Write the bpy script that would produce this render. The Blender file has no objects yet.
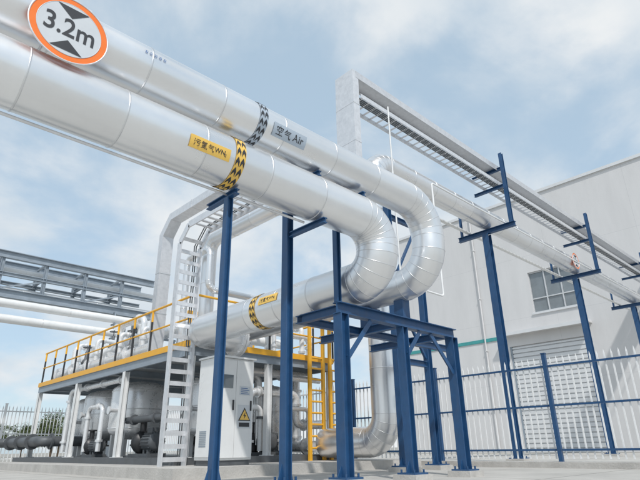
import bpy, bmesh, math, random
from mathutils import Vector, Matrix
random.seed(7)
S=bpy.context.scene
COL=S.collection
rad=math.radians
V=Vector
# ---------------------------------------------------------------- materials
def nodes_mat(name):
    m=bpy.data.materials.new(name); m.use_nodes=True
    nt=m.node_tree; b=nt.nodes['Principled BSDF']
    return m,nt,b
def mat(name,col,metal=0.0,rough=0.5,var=0.12,scale=3.0,bump=0.0,bscale=40.0,tint=0.0,dirt=0.0,spec=0.5,rvar=0.12):
    m,nt,b=nodes_mat(name)
    N=nt.nodes; L=nt.links
    tc=N.new('ShaderNodeTexCoord')
    n=N.new('ShaderNodeTexNoise'); n.inputs['Scale'].default_value=scale; n.inputs['Detail'].default_value=8; n.inputs['Roughness'].default_value=.65
    L.new(tc.outputs['Object'],n.inputs['Vector'])
    mr=N.new('ShaderNodeMapRange'); mr.inputs['From Min'].default_value=.3; mr.inputs['From Max'].default_value=.7
    mr.inputs['To Min'].default_value=1-var; mr.inputs['To Max'].default_value=1+var
    L.new(n.outputs['Fac'],mr.inputs['Value'])
    last=mr.outputs['Result']
    if tint:
        at=N.new('ShaderNodeAttribute'); at.attribute_name='tint'
        m2=N.new('ShaderNodeMath'); m2.operation='MULTIPLY_ADD'; m2.inputs[1].default_value=-tint; m2.inputs[2].default_value=1
        L.new(at.outputs['Fac'],m2.inputs[0])
        m3=N.new('ShaderNodeMath'); m3.operation='MULTIPLY'
        L.new(m2.outputs[0],m3.inputs[0]); L.new(last,m3.inputs[1]); last=m3.outputs[0]
    vm=N.new('ShaderNodeVectorMath'); vm.operation='SCALE'; vm.inputs[0].default_value=col[:3]
    L.new(last,vm.inputs['Scale'])
    out=vm.outputs[0]
    if dirt:
        n2=N.new('ShaderNodeTexNoise'); n2.inputs['Scale'].default_value=scale*2.3; n2.inputs['Detail'].default_value=10; n2.inputs['Roughness'].default_value=.75
        mp=N.new('ShaderNodeMapping'); mp.inputs['Scale'].default_value=(1,1,.25)
        L.new(tc.outputs['Object'],mp.inputs['Vector']); L.new(mp.outputs[0],n2.inputs['Vector'])
        r2=N.new('ShaderNodeMapRange'); r2.inputs['From Min'].default_value=.5; r2.inputs['From Max'].default_value=.75; r2.inputs['To Max'].default_value=dirt
        L.new(n2.outputs['Fac'],r2.inputs['Value'])
        mx=N.new('ShaderNodeMix'); mx.data_type='RGBA'
        L.new(r2.outputs[0],mx.inputs['Factor']); L.new(out,mx.inputs['A']); mx.inputs['B'].default_value=(.22,.19,.16,1)
        out=mx.outputs['Result']
    L.new(out,b.inputs['Base Color'])
    b.inputs['Metallic'].default_value=metal
    rr=N.new('ShaderNodeMapRange'); rr.inputs['From Min'].default_value=.3; rr.inputs['From Max'].default_value=.7
    rr.inputs['To Min'].default_value=max(.03,rough-rvar); rr.inputs['To Max'].default_value=min(1,rough+rvar)
    L.new(n.outputs['Fac'],rr.inputs['Value']); L.new(rr.outputs[0],b.inputs['Roughness'])
    b.inputs['Specular IOR Level'].default_value=spec
    if bump:
        n3=N.new('ShaderNodeTexNoise'); n3.inputs['Scale'].default_value=bscale; n3.inputs['Detail'].default_value=3
        L.new(tc.outputs['Object'],n3.inputs['Vector'])
        bp=N.new('ShaderNodeBump'); bp.inputs['Strength'].default_value=bump; bp.inputs['Distance'].default_value=.02
        L.new(n3.outputs['Fac'],bp.inputs['Height']); L.new(bp.outputs[0],b.inputs['Normal'])
    return m
M_ALU=mat('aluminium_cladding',(.87,.88,.89),metal=.85,rough=.31,var=.03,scale=1.5,bump=.12,bscale=2.5,tint=.09,rvar=.05)
M_BEAD=mat('aluminium_seam',(.72,.73,.74),metal=.85,rough=.34,var=.06)
M_WHITEPIPE=mat('white_painted_pipe',(.80,.81,.81),rough=.38,var=.05,dirt=.08,tint=.06)
M_GALV=mat('galvanised_steel',(.72,.73,.75),metal=.5,rough=.40,var=.10,scale=9,dirt=.05,tint=.1)
M_GALVD=mat('grey_painted_steel',(.30,.35,.40),metal=.15,rough=.5,var=.15,dirt=.12)
M_DECKU=mat('light_grey_deck',(.55,.57,.58),metal=.1,rough=.5,var=.1,dirt=.08)
M_BLUE=mat('blue_painted_steel',(.018,.075,.185),rough=.40,var=.16,scale=4,dirt=.13)
M_WHITE=mat('white_painted_steel',(.78,.79,.79),rough=.4,var=.05,dirt=.12)
M_CAB=mat('cabinet_powder_coat',(.77,.78,.78),rough=.35,var=.03,dirt=.05)
M_YEL=mat('yellow_paint',(.82,.42,.03),rough=.42,var=.08,dirt=.08)
M_LYEL=mat('yellow_label_film',(.86,.55,.12),rough=.4,var=.05)
M_BLACK=mat('black_paint',(.03,.032,.036),rough=.42,var=.2,dirt=.1)
M_DARK=mat('dark_cast_iron',(.11,.12,.13),metal=.2,rough=.5,var=.25,dirt=.2)
M_LWHITE=mat('white_label_film',(.42,.49,.57),rough=.4,var=.04)
M_LBLUE=mat('blue_print',(.05,.14,.34),rough=.5)
M_ORANGE=mat('orange_reflective_film',(.90,.20,.03),rough=.35,var=.05)
M_SIGNW=mat('white_reflective_film',(.60,.63,.66),rough=.35,var=.04)
M_INK=mat('black_ink',(.035,.038,.045),rough=.5)
M_CONC=mat('cast_concrete',(.49,.475,.45),rough=.85,var=.15,scale=2.5,bump=.4,bscale=30,dirt=.2)
M_STEEL=mat('stainless_vessel_steel',(.82,.83,.84),metal=.45,rough=.30,var=.06,scale=4,dirt=.05)
M_TEAL=mat('teal_trim',(.06,.32,.32),rough=.5)
M_SHUT=mat('roller_shutter_metal',(.70,.71,.72),metal=.1,rough=.45,var=.05,scale=1.0,dirt=.05)
M_FRAME=mat('window_frame_alu',(.62,.63,.64),metal=.3,rough=.4)
M_GLASS=mat('window_glass',(.20,.23,.25),rough=.06,var=.2,scale=.8,spec=.8,rvar=.02)
M_BARK=mat('tree_bark',(.11,.08,.055),rough=.9,var=.3,scale=6)
def facade_mat():
    m,nt,b=nodes_mat('rendered_facade'); N=nt.nodes; L=nt.links
    tc=N.new('ShaderNodeTexCoord')
    sp=N.new('ShaderNodeSeparateXYZ'); L.new(tc.outputs['Object'],sp.inputs[0])
    cb=N.new('ShaderNodeCombineXYZ'); L.new(sp.outputs['Y'],cb.inputs['X']); L.new(sp.outputs['Z'],cb.inputs['Y'])
    br=N.new('ShaderNodeTexBrick'); br.offset=0; br.inputs['Scale'].default_value=1; br.inputs['Brick Width'].default_value=6.0; br.inputs['Row Height'].default_value=4.5
    br.inputs['Mortar Size'].default_value=.010; br.inputs['Color1'].default_value=(.66,.655,.655,1); br.inputs['Color2'].default_value=(.67,.665,.665,1); br.inputs['Mortar'].default_value=(.56,.56,.565,1)
    L.new(cb.outputs[0],br.inputs['Vector'])
    n=N.new('ShaderNodeTexNoise'); n.inputs['Scale'].default_value=.6; n.inputs['Detail'].default_value=9; n.inputs['Roughness'].default_value=.7
    mp=N.new('ShaderNodeMapping'); mp.inputs['Scale'].default_value=(1.5,1.5,.3)
    L.new(tc.outputs['Object'],mp.inputs[0]); L.new(mp.outputs[0],n.inputs['Vector'])
    mr=N.new('ShaderNodeMapRange'); mr.inputs['From Min'].default_value=.3; mr.inputs['From Max'].default_value=.75; mr.inputs['To Min'].default_value=1.03; mr.inputs['To Max'].default_value=.92
    L.new(n.outputs['Fac'],mr.inputs['Value'])
    vm=N.new('ShaderNodeVectorMath'); vm.operation='SCALE'; L.new(br.outputs['Color'],vm.inputs[0]); L.new(mr.outputs[0],vm.inputs['Scale'])
    L.new(vm.outputs[0],b.inputs['Base Color']); b.inputs['Roughness'].default_value=.85
    n3=N.new('ShaderNodeTexNoise'); n3.inputs['Scale'].default_value=25; L.new(tc.outputs['Object'],n3.inputs['Vector'])
    bp=N.new('ShaderNodeBump'); bp.inputs['Strength'].default_value=.2; bp.inputs['Distance'].default_value=.02
    L.new(n3.outputs['Fac'],bp.inputs['Height']); L.new(bp.outputs[0],b.inputs['Normal'])
    return m
M_FAC=facade_mat()
def ground_mat(name,c1,c2,joint,jw,dark):
    m,nt,b=nodes_mat(name); N=nt.nodes; L=nt.links
    tc=N.new('ShaderNodeTexCoord')
    br=N.new('ShaderNodeTexBrick'); br.offset=0; br.inputs['Scale'].default_value=1; br.inputs['Brick Width'].default_value=joint; br.inputs['Row Height'].default_value=joint
    br.inputs['Mortar Size'].default_value=jw; br.inputs['Color1'].default_value=c1; br.inputs['Color2'].default_value=c2; br.inputs['Mortar'].default_value=dark
    L.new(tc.outputs['Object'],br.inputs['Vector'])
    n=N.new('ShaderNodeTexNoise'); n.inputs['Scale'].default_value=.7; n.inputs['Detail'].default_value=12; n.inputs['Roughness'].default_value=.72
    L.new(tc.outputs['Object'],n.inputs['Vector'])
    mr=N.new('ShaderNodeMapRange'); mr.inputs['From Min'].default_value=.3; mr.inputs['From Max'].default_value=.7; mr.inputs['To Min'].default_value=.78; mr.inputs['To Max'].default_value=1.12
    L.new(n.outputs['Fac'],mr.inputs['Value'])
    vm=N.new('ShaderNodeVectorMath'); vm.operation='SCALE'; L.new(br.outputs['Color'],vm.inputs[0]); L.new(mr.outputs[0],vm.inputs['Scale'])
    L.new(vm.outputs[0],b.inputs['Base Color']); b.inputs['Roughness'].default_value=.85
    n3=N.new('ShaderNodeTexNoise'); n3.inputs['Scale'].default_value=60; n3.inputs['Detail'].default_value=6; L.new(tc.outputs['Object'],n3.inputs['Vector'])
    bp=N.new('ShaderNodeBump'); bp.inputs['Strength'].default_value=.4; bp.inputs['Distance'].default_value=.01
    L.new(n3.outputs['Fac'],bp.inputs['Height']); L.new(bp.outputs[0],b.inputs['Normal'])
    return m
M_YARD=ground_mat('concrete_paving',(.50,.485,.455,1),(.465,.45,.42,1),4.0,.02,(.25,.24,.22,1))
M_GND=ground_mat('dry_ground',(.36,.345,.31,1),(.34,.325,.29,1),50.0,.001,(.2,.19,.17,1))
def leaf_mat():
    m,nt,b=nodes_mat('tree_leaves'); N=nt.nodes; L=nt.links
    at=N.new('ShaderNodeAttribute'); at.attribute_name='tint'
    cr=N.new('ShaderNodeValToRGB'); cr.color_ramp.elements[0].color=(.04,.07,.02,1); cr.color_ramp.elements[1].color=(.12,.15,.05,1)
    L.new(at.outputs['Fac'],cr.inputs[0]); L.new(cr.outputs[0],b.inputs['Base Color']); b.inputs['Roughness'].default_value=.6
    return m
M_LEAF=leaf_mat()
# ---------------------------------------------------------------- mesh builder
class MB:
    def __init__(s): s.v=[];s.f=[];s.mi=[];s.sm=[];s.t=[];s.tint=0.0;s.ch=[]
    def add(s,verts,faces,m=0,sm=False):
        o=len(s.v); s.ch.append((list(verts),list(faces),m,sm,s.tint)); s.v+= [tuple(p) for p in verts]
        for f in faces: s.f.append(tuple(i+o for i in f)); s.mi.append(m); s.sm.append(sm); s.t.append(s.tint)
    def box(s,x0,x1,y0,y1,z0,z1,m=0):
        vs=[(x0,y0,z0),(x1,y0,z0),(x1,y1,z0),(x0,y1,z0),(x0,y0,z1),(x1,y0,z1),(x1,y1,z1),(x0,y1,z1)]
        s.add(vs,[(0,3,2,1),(4,5,6,7),(0,1,5,4),(1,2,6,5),(2,3,7,6),(3,0,4,7)],m); return s
    def prism(s,prof,p0,p1,up=(0,0,1),m=0):
        p0=V(p0);p1=V(p1);d=(p1-p0).normalized();side=d.cross(V(up)).normalized();u=side.cross(d)
        n=len(prof); a=[p0+side*q[0]+u*q[1] for q in prof]; b=[p1+side*q[0]+u*q[1] for q in prof]
        fs=[(i,(i+1)%n,n+(i+1)%n,n+i) for i in range(n)]+[tuple(range(n))[::-1],tuple(range(n,2*n))]
        s.add(a+b,fs,m); return s
    def bar(s,p0,p1,w,h,up=(0,0,1),m=0):
        return s.prism([(-w/2,-h/2),(w/2,-h/2),(w/2,h/2),(-w/2,h/2)],p0,p1,up,m)
    def I(s,p0,p1,w,h,up=(0,0,1),m=0,tf=.014,tw=.01):
        P=[(-w/2,-h/2),(w/2,-h/2),(w/2,-h/2+tf),(tw/2,-h/2+tf),(tw/2,h/2-tf),(w/2,h/2-tf),(w/2,h/2),(-w/2,h/2),(-w/2,h/2-tf),(-tw/2,h/2-tf),(-tw/2,-h/2+tf),(-w/2,-h/2+tf)]
        return s.prism(P,p0,p1,up,m)
    def C(s,p0,p1,w,h,up=(0,0,1),m=0,t=.012):
        P=[(-w/2,-h/2),(w/2,-h/2),(w/2,-h/2+t),(-w/2+t,-h/2+t),(-w/2+t,h/2-t),(w/2,h/2-t),(w/2,h/2),(-w/2,h/2)]
        return s.prism(P,p0,p1,up,m)
    def rings(s,rs,m=0,caps=(False,False),sm=True):
        n=len(rs[0]); vs=[p for r in rs for p in r]; fs=[]
        for k in range(len(rs)-1):
            for i in range(n):
                j=(i+1)%n; fs.append((k*n+i,k*n+j,(k+1)*n+j,(k+1)*n+i))
        s.add(vs,fs,m,sm)
        if caps[0]: s.add(rs[0],[tuple(range(n))[::-1]],m)
        if caps[1]: s.add(rs[-1],[tuple(range(n))],m)
    def cyl(s,p0,p1,r0,r1=None,n=20,m=0,caps=True,sm=True):
        if r1 is None:r1=r0
        p0=V(p0);p1=V(p1);d=(p1-p0).normalized(); a=d.orthogonal().normalized(); b=d.cross(a)
        R=lambda p,r:[p+(a*math.cos(2*math.pi*i/n)+b*math.sin(2*math.pi*i/n))*r for i in range(n)]
        s.rings([R(p0,r0),R(p1,r1)],m,(caps,caps),sm); return s
    def lathe(s,c,prof,n=40,m=0,axis=(0,0,1)):
        c=V(c);d=V(axis).normalized();a=d.orthogonal().normalized();b=d.cross(a)
        rs=[[c+d*z+(a*math.cos(2*math.pi*i/n)+b*math.sin(2*math.pi*i/n))*max(r,.001) for i in range(n)] for r,z in prof]
        s.rings(rs,m,(True,True)); return s
    def torus(s,c,axis,R,r,n=24,k=8,m=0):
        c=V(c);d=V(axis).normalized();a=d.orthogonal().normalized();b=d.cross(a); rs=[]
        for i in range(n+1):
            th=2*math.pi*i/n; o=a*math.cos(th)+b*math.sin(th)
            rs.append([c+o*(R+r*math.cos(2*math.pi*j/k))+d*r*math.sin(2*math.pi*j/k) for j in range(k)])
        s.rings(rs,m); return s
    def tube(s,path,r,n=10,m=0,bend=.0):
        pts,_=fillet(path,bend,4) if bend else ([V(p) for p in path],None)
        sweep(s,pts,r,n,m); return s
    def split(s,name,mats,root):
        out=[]
        for (vs,fs,m,sm,t) in s.ch:
            q=MB(); q.tint=t; q.add(vs,fs,m,sm); out.append(q.make(name,mats,root))
        return out
    def make(s,name,mats,root=None,**kw):
        off=V(root.location) if root else V((0,0,0))
        if root is None:
            xs=[p[0] for p in s.v];ys=[p[1] for p in s.v];zs=[p[2] for p in s.v]
            off=V(((min(xs)+max(xs))/2,(min(ys)+max(ys))/2,min(zs)))
        me=bpy.data.meshes.new(name)
        me.from_pydata([tuple(V(p)-off) for p in s.v],[],s.f)
        for m in (mats if isinstance(mats,(list,tuple)) else [mats]): me.materials.append(m)
        me.polygons.foreach_set('material_index',s.mi); me.polygons.foreach_set('use_smooth',s.sm)
        a=me.attributes.new('tint','FLOAT','FACE'); a.data.foreach_set('value',s.t)
        bm=bmesh.new(); bm.from_mesh(me); bmesh.ops.recalc_face_normals(bm,faces=bm.faces); bm.to_mesh(me); bm.free()
        me.update()
        o=bpy.data.objects.new(name,me); COL.objects.link(o)
        if root: o.parent=root
        else: o.location=off
        for k,v in kw.items(): o[k]=v
        return o
def fillet(path,R,n):
    P=[V(p) for p in path]; out=[P[0]]; tan=[(P[1]-P[0]).normalized()]
    for i in range(1,len(P)-1):
        a=(P[i-1]-P[i]).normalized(); b=(P[i+1]-P[i]).normalized()
        ang=a.angle(b)
        if abs(ang-math.pi)<1e-3: continue
        d=R/math.tan(ang/2)
        c=P[i]+(a+b).normalized()*(R/math.sin(ang/2))
        s0=P[i]+a*d; s1=P[i]+b*d
        v0=(s0-c); v1=(s1-c); tot=v0.angle(v1); ax=v0.cross(v1).normalized()
        for k in range(n+1):
            q=Matrix.Rotation(tot*k/n,3,ax)
            out.append(c+q@v0); tan.append((q@(-a)).normalized())
    out.append(P[-1]); tan.append((P[-1]-P[-2]).normalized())
    return out,tan
def sweep(mb,pts,r,n,m):
    T=[]
    for i in range(len(pts)):
        a=pts[max(i-1,0)];b=pts[min(i+1,len(pts)-1)]; T.append((b-a).normalized())
    u=T[0].orthogonal().normalized(); rs=[]
    for p,t in zip(pts,T):
        u=(u-t*u.dot(t)).normalized(); w=t.cross(u)
        rs.append([p+(u*math.cos(2*math.pi*i/n)+w*math.sin(2*math.pi*i/n))*r for i in range(n)])
    mb.rings(rs,m,(True,True))
def clad(path,r,R,gores=6,sheet=1.0,n=56,bead=.004,sub=3):
    """insulated pipe with sheet-metal cladding: separate sheets, gored elbows, raised seams"""
    mb=MB(); pts,tan=fillet(path,R,gores*sub)
    st=[(pts[0],tan[0],0)]; cnt=0
    for i in range(1,len(pts)):
        L=(pts[i]-pts[i-1]).length
        if L>sheet*1.3 or (L>.35):
            k=max(1,round(L/sheet))
            for q in range(1,k): st.append((pts[i-1].lerp(pts[i],q/k),(pts[i]-pts[i-1]).normalized(),0))
            cnt=0
        else: cnt+=1
        if L>1e-4: st.append((pts[i],tan[i],1 if cnt%sub==0 else 2))
    u=st[0][1].orthogonal().normalized(); fr=[]
    for p,t,k in st:
        u=(u-t*u.dot(t)).normalized(); fr.append((p,t,u.copy(),t.cross(u)))
    ring=lambda p,t,a,b,rr,o=0:[p+t*o+(a*math.cos(2*math.pi*i/n)+b*math.sin(2*math.pi*i/n))*rr for i in range(n)]
    i=0
    while i<len(fr)-1:
        j=i+1
        while j<len(fr)-1 and st[j][2]==2: j+=1
        L=(fr[j][0]-fr[i][0]).length
        mb.tint=random.random() if L>.3 else .3+.4*random.random()
        # gore sheets: slightly barrel-straightened so each segment reads
        rs=[]
        for q in range(i,j+1):
            e=0
            if j-i>1:
                tt=(q-i)/(j-i); chord=fr[i][0].lerp(fr[j][0],tt); p=fr[q][0].lerp(chord,.45)
            else: p=fr[q][0]
            rs.append(ring(p,*fr[q][1:],r))
        mb.rings(rs,0,(i==0,j==len(fr)-1))
        if i>0:
            w=.012 if st[i][2]==0 else .007
            bd=bead if st[i][2]==0 else bead*.5
            mb.tint=random.random()
            mb.rings([ring(*fr[i],r-.003,-w),ring(*fr[i],r+bd,-w*.7),ring(*fr[i],r+bd,w*.7),ring(*fr[i],r-.003,w)],1)
        i=j
    mb.tint=0
    return mb
def root(name,loc,label,cat,**kw):
    e=bpy.data.objects.new(name,None); e.location=loc; e.empty_display_size=.3; COL.objects.link(e)
    e['label']=label; e['category']=cat
    for k,v in kw.items(): e[k]=v
    return e
def copy_thing(rt,delta):
    r2=rt.copy(); COL.objects.link(r2); r2.location=V(rt.location)+V(delta)
    for ch in rt.children:
        c=ch.copy(); COL.objects.link(c); c.parent=r2
        for g in ch.children:
            d=g.copy(); COL.objects.link(d); d.parent=c
    return r2
def textmesh(body,size,bold=0.0):
    cu=bpy.data.curves.new('t','FONT'); cu.body=body; cu.size=size; cu.align_x='CENTER'; cu.align_y='CENTER'; cu.offset=size*bold
    o=bpy.data.objects.new('t',cu); COL.objects.link(o)
    bpy.context.view_layer.update()
    dg=bpy.context.evaluated_depsgraph_get()
    me=bpy.data.meshes.new_from_object(o.evaluated_get(dg))
    vs=[v.co.copy() for v in me.vertices]; fs=[tuple(p.vertices) for p in me.polygons]
    bpy.data.objects.remove(o); bpy.data.curves.remove(cu); bpy.data.meshes.remove(me)
    return vs,fs
def strokes(lines,size,wd):
    vs=[];fs=[]
    for pl in lines:
        for (x0,y0),(x1,y1) in zip(pl[:-1],pl[1:]):
            d=V((x1-x0,y1-y0,0)).normalized(); nn=V((-d.y,d.x,0))*wd/2; e=d*wd*.35
            a=V((x0,y0,0))-e; b=V((x1,y1,0))+e; o=len(vs)
            vs+=[(a-nn)*size,(b-nn)*size,(b+nn)*size,(a+nn)*size]; fs.append((o,o+1,o+2,o+3))
    return vs,fs
QI=[[(-.16,.48),(-.26,.28),(-.44,.10)],[(-.24,.30),(.40,.30)],[(-.20,.12),(.30,.12)],[(-.36,-.06),(.20,-.06),(.22,-.26),(.30,-.42),(.42,-.46),(.44,-.30)]]
WU=[[(-.42,.42),(-.32,.32)],[(-.46,.14),(-.36,.04)],[(-.44,-.44),(-.30,-.14)],[(-.14,.40),(.42,.40)],[(-.22,.16),(.48,.16)],[(.06,.16),(-.02,-.06),(.34,-.06),(.32,-.34),(.22,-.44),(.08,-.42)]]
DAN=[[(-.18,.50),(-.28,.36),(-.44,.24)],[(-.24,.38),(.38,.38)],[(-.22,.27),(.30,.27)],[(-.36,.15),(.24,.15),(.27,-.2),(.34,-.42),(.44,-.46),(.46,-.32)],
     [(-.02,.08),(-.06,-.06),(-.32,-.18)],[(-.26,.04),(-.20,-.04)],[(.14,.05),(.04,-.05)],[(-.04,-.06),(.14,-.18)],
     [(-.04,-.14),(-.10,-.32),(-.40,-.48)],[(-.30,-.22),(-.24,-.30)],[(.12,-.20),(.02,-.30)],[(-.06,-.30),(.18,-.46)]]
KONG=[[(0,.50),(.03,.42)],[(-.42,.22),(-.42,.36),(.42,.36),(.38,.24)],[(-.12,.28),(-.18,.14),(-.40,.04)],[(.10,.28),(.10,.12),(.38,.12)],[(-.28,-.06),(.28,-.06)],[(0,-.06),(0,-.42)],[(-.42,-.42),(.42,-.42)]]
def lettering(items,size):
    vs=[];fs=[]
    for kind,data,x,*o in items:
        if kind=='s': a,f=strokes(data,size*.95,.085)
        else: a,f=textmesh(data,size*(o[0] if o else 1.15),.008)
        dy=o[1] if len(o)>1 else 0
        k=len(vs); vs+=[p+V((x*size,dy*size,0)) for p in a]; fs+=[tuple(i+k for i in q) for q in f]
    return vs,fs
class CylMap:
    def __init__(s,c,a,sd,r): s.c=V(c);s.a=V(a);s.s=V(sd);s.r=r
    def __call__(s,x,arc,phi0,off=0):
        ph=phi0+arc/s.r
        return s.c+s.a*x+(s.s*math.cos(ph)+V((0,0,1))*math.sin(ph))*(s.r+off)
def cyl_label(rt,cm,x,phi,w,h,matl,txt,ts,inkmat=None,name='pipe_label'):
    mb=MB(); nx,ny=6,10; vs=[cm(x-w/2+w*i/nx,-h/2+h*j/ny,phi,.010) for i in range(nx+1) for j in range(ny+1)]
    fs=[(i*(ny+1)+j,(i+1)*(ny+1)+j,(i+1)*(ny+1)+j+1,i*(ny+1)+j+1) for i in range(nx) for j in range(ny)]
    mb.add(vs,fs,0,True)
    lo=mb.make(name,matl,rt)
    tv,tf=lettering(txt,ts); mb=MB(); mb.add([cm(x+p.x,p.y,phi,.0135) for p in tv],tf)
    t=mb.make('label_lettering',inkmat or M_INK,rt)
    t.parent=lo
WNT=[('s',WU,-2.05),('s',DAN,-1.0),('s',QI,.05),('t','WN',1.42,.92),('t','2',2.32,.6,-.22)]
AIRT=[('s',KONG,-1.4),('s',QI,-.35),('t','Air',1.1,1.1)]
def chevrons(rt,cm,x,w,base,ink=None,direction=1,K=16):
    n=64; mb=MB(); 
    rs=[[cm(x+xx,0,2*math.pi*i/n,.008) for i in range(n)] for xx in (-w/2,w/2)]
    mb.rings(rs,0)
    dth=2*math.pi/K
    for c0 in (-w*.25,w*.25):
        for k in range(K):
            t0=k*dth
            for sgn in (-1,1):
                q=[]
                for (dx,dt) in ((0,0),(sgn*w*.2,-.45),(sgn*w*.2,0.05),(0,.5)):
                    q.append(cm(x+c0+dx,0,t0+dt*dth*direction,.0115))
                mb.add(q,[(0,1,2,3)],1)
    return mb.make('marker_band',[base,ink or M_INK],rt)
# ---------------------------------------------------------------- ground
g=MB(); g.add([(-400,-400,0),(400,-400,0),(400,400,0),(-400,400,0)],[(0,1,2,3)]); g.make('ground',M_GND,kind='structure',label='flat pale dry ground reaching the horizon',category='ground')
g=MB(); g.add([(-40,-30,.004),(33,-30,.004),(33,30,.004),(-40,30,.004)],[(0,1,2,3)]); g.make('concrete_yard',M_YARD,kind='structure',label='pale concrete paved yard around the plant',category='paving')
g=MB(); g.box(12.55,13.05,-8,26.3,.004,.13); g.make('fence_kerb',M_CONC,kind='structure',label='low concrete kerb under the blue and white fence',category='kerb')
g=MB(); g.box(4.9,12.1,8.9,22.65,.004,.20); g.make('equipment_plinth',M_CONC,kind='structure',label='raised concrete slab carrying the equipment platform',category='slab')

# ---------------------------------------------------------------- main pipes
YP=4.9; ZW=3.85; ZA=4.60; RW=.33; RA=.29; XW=5.95; ZR=2.95
rt=root('insulated_pipe',(XW,4.9,0),'large silver clad waste nitrogen pipe with U bend and yellow markers','pipe')
clad([(-6,YP,ZW),(XW,YP,ZW),(XW,YP,ZR),(XW,10.3,ZR),(7.0,10.3,ZR)],RW,.449).make('pipe_cladding',[M_ALU,M_BEAD],rt)
mb=MB(); mb.cyl((7.0,10.3,ZR),(7.06,10.3,ZR),.43,n=36); mb.cyl((7.07,10.3,ZR),(7.13,10.3,ZR),.43,n=36)
for k in range(12):
    a=2*math.pi*k/12; mb.cyl((6.97,10.3+.39*math.cos(a),ZR+.39*math.sin(a)),(7.16,10.3+.39*math.cos(a),ZR+.39*math.sin(a)),.018,n=8)
mb.make('flange',M_STEEL,rt)
cm=CylMap((0,YP,ZW),(1,0,0),(0,-1,0),RW)
cyl_label(rt,cm,2.66,rad(-18),.54,.15,M_LYEL,WNT,.088)
chevrons(rt,cm,3.08,.14,M_LYEL)
cm2=CylMap((XW,0,ZR),(0,-1,0),(-1,0,0),RW)
chevrons(rt,cm2,-7.75,.17,M_LYEL)
cyl_label(rt,cm2,-7.28,rad(16),.54,.15,M_LYEL,WNT,.088)
ra=root('insulated_pipe',(7.4,4.9,0),'silver clad air pipe with drop bend, white and black markers','pipe')
clad([(-6,YP,ZA),(7.4,YP,ZA),(7.4,YP,3.24),(7.4,12.5,3.24)],RA,.62).make('pipe_cladding',[M_ALU,M_BEAD],ra)
cm=CylMap((0,YP,ZA),(1,0,0),(0,-1,0),RA)
cyl_label(ra,cm,3.90,rad(-24),.58,.19,M_LWHITE,AIRT,.13)
chevrons(ra,cm,3.44,.13,M_LWHITE)
for k in range(5):
    mb=MB()
    x=1.78+k*.055
    for (dx,dy,w,h) in ((0,.014,.034,.006),(0,-.008,.028,.006),(-.007,0,.006,.036),(.010,-.007,.006,.028)):
        q=[cm(x+dx+sx*w/2,dy+sy*h/2,rad(8),.010) for sx,sy in ((-1,-1),(1,-1),(1,1),(-1,1))]
        mb.add(q,[(0,1,2,3)])
    mb.make('stencilled_marking',M_LBLUE,ra)
random.seed(11)
rt=root('small_bore_pipe',(0,5.05,0),'thin silver line running just under the large pipes','pipe')
mb=MB(); mb.tube([(-6,5.02,3.49),(4.5,5.02,3.49)],.018,8); mb.make('pipe_run',M_GALV,rt)

# ---------------------------------------------------------------- height limit signs
def height_sign(loc,D,pipeC,pr):
    x,y,z=loc
    rt=root('height_limit_sign',loc,'round orange rimmed 3.2m height limit sign strapped to pipe','sign')
    R=D/2
    mb=MB(); mb.cyl((x,y+.004,z),(x,y,z),R,n=64,sm=False); mb.make('sign_rim',M_ORANGE,rt)
    mb=MB(); n=64
    outer=[(x+R*.80*math.cos(2*math.pi*i/n),y-.003,z+R*.80*math.sin(2*math.pi*i/n)) for i in range(n)]
    mb.add(outer,[tuple(range(n))]); mb.make('sign_face',M_SIGNW,rt)
    mb=MB(); mb.torus((x,y,z),(0,1,0),R*.985,R*.022,n=64); mb.torus((x,y-.001,z),(0,1,0),R*.80,R*.012,n=64,m=1); mb.make('sign_edge_trim',[M_GALV,M_SIGNW],rt)
    tv,tf=textmesh('3.2m',R*.66,.012)
    mb=MB(); mb.add([(x+p.x,y-.007,z+p.y*1.2) for p in tv],tf); mb.make('sign_lettering',M_INK,rt)
    for sg in (1,-1):
        mb=MB(); mb.add([(x-R*.40,y-.007,z+sg*R*.69),(x+R*.40,y-.007,z+sg*R*.69),(x,y-.007,z+sg*R*.36)],[(0,1,2)]); mb.make('sign_triangle',M_INK,rt)
    for dx in (-R*.4,R*.4):
        mb=MB()
        mb.torus((x+dx,pipeC[0],pipeC[1]),(1,0,0),pr+.012,.012,n=32,k=6)
        mb.bar((x+dx,y+.006,pipeC[1]-.25),(x+dx,y+.006,pipeC[1]+.15),.03,.008,(0,1,0))
        mb.bar((x+dx,y+.01,pipeC[1]),(x+dx,pipeC[0]-pr,pipeC[1]),.03,.03)
        mb.make('sign_bracket',M_GALV,rt)
    return rt
height_sign((.97,4.55,4.385),.76,(YP,ZA),RA)

# ---------------------------------------------------------------- blue steelwork
def pedestal(rt,x,y,w=.46):
    mb=MB(); mb.box(x-w/2,x+w/2,y-w/2,y+w/2,.004,.10); mb.make('concrete_foot',M_CONC,rt)
def plate_part(rt,x,y,w=.34):
    mb=MB(); mb.box(x-w/2,x+w/2,y-w/2,y+w/2,.10,.125,0)
    for sx in (-1,1):
        for sy in (-1,1): mb.cyl((x+sx*w*.36,y+sy*w*.36,.12),(x+sx*w*.36,y+sy*w*.36,.17),.016,n=8)
    for sx in (-1,1):
        mb.add([(x+sx*w*.48,y-.006,.125),(x+sx*.06,y-.006,.125),(x+sx*.06,y-.006,.32),(x+sx*w*.48,y+.006,.125),(x+sx*.06,y+.006,.125),(x+sx*.06,y+.006,.32)],[(0,1,2),(3,5,4),(0,3,4,1),(1,4,5,2),(2,5,3,0)])
    mb.make('base_plate',M_BLUE,rt)
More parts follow.
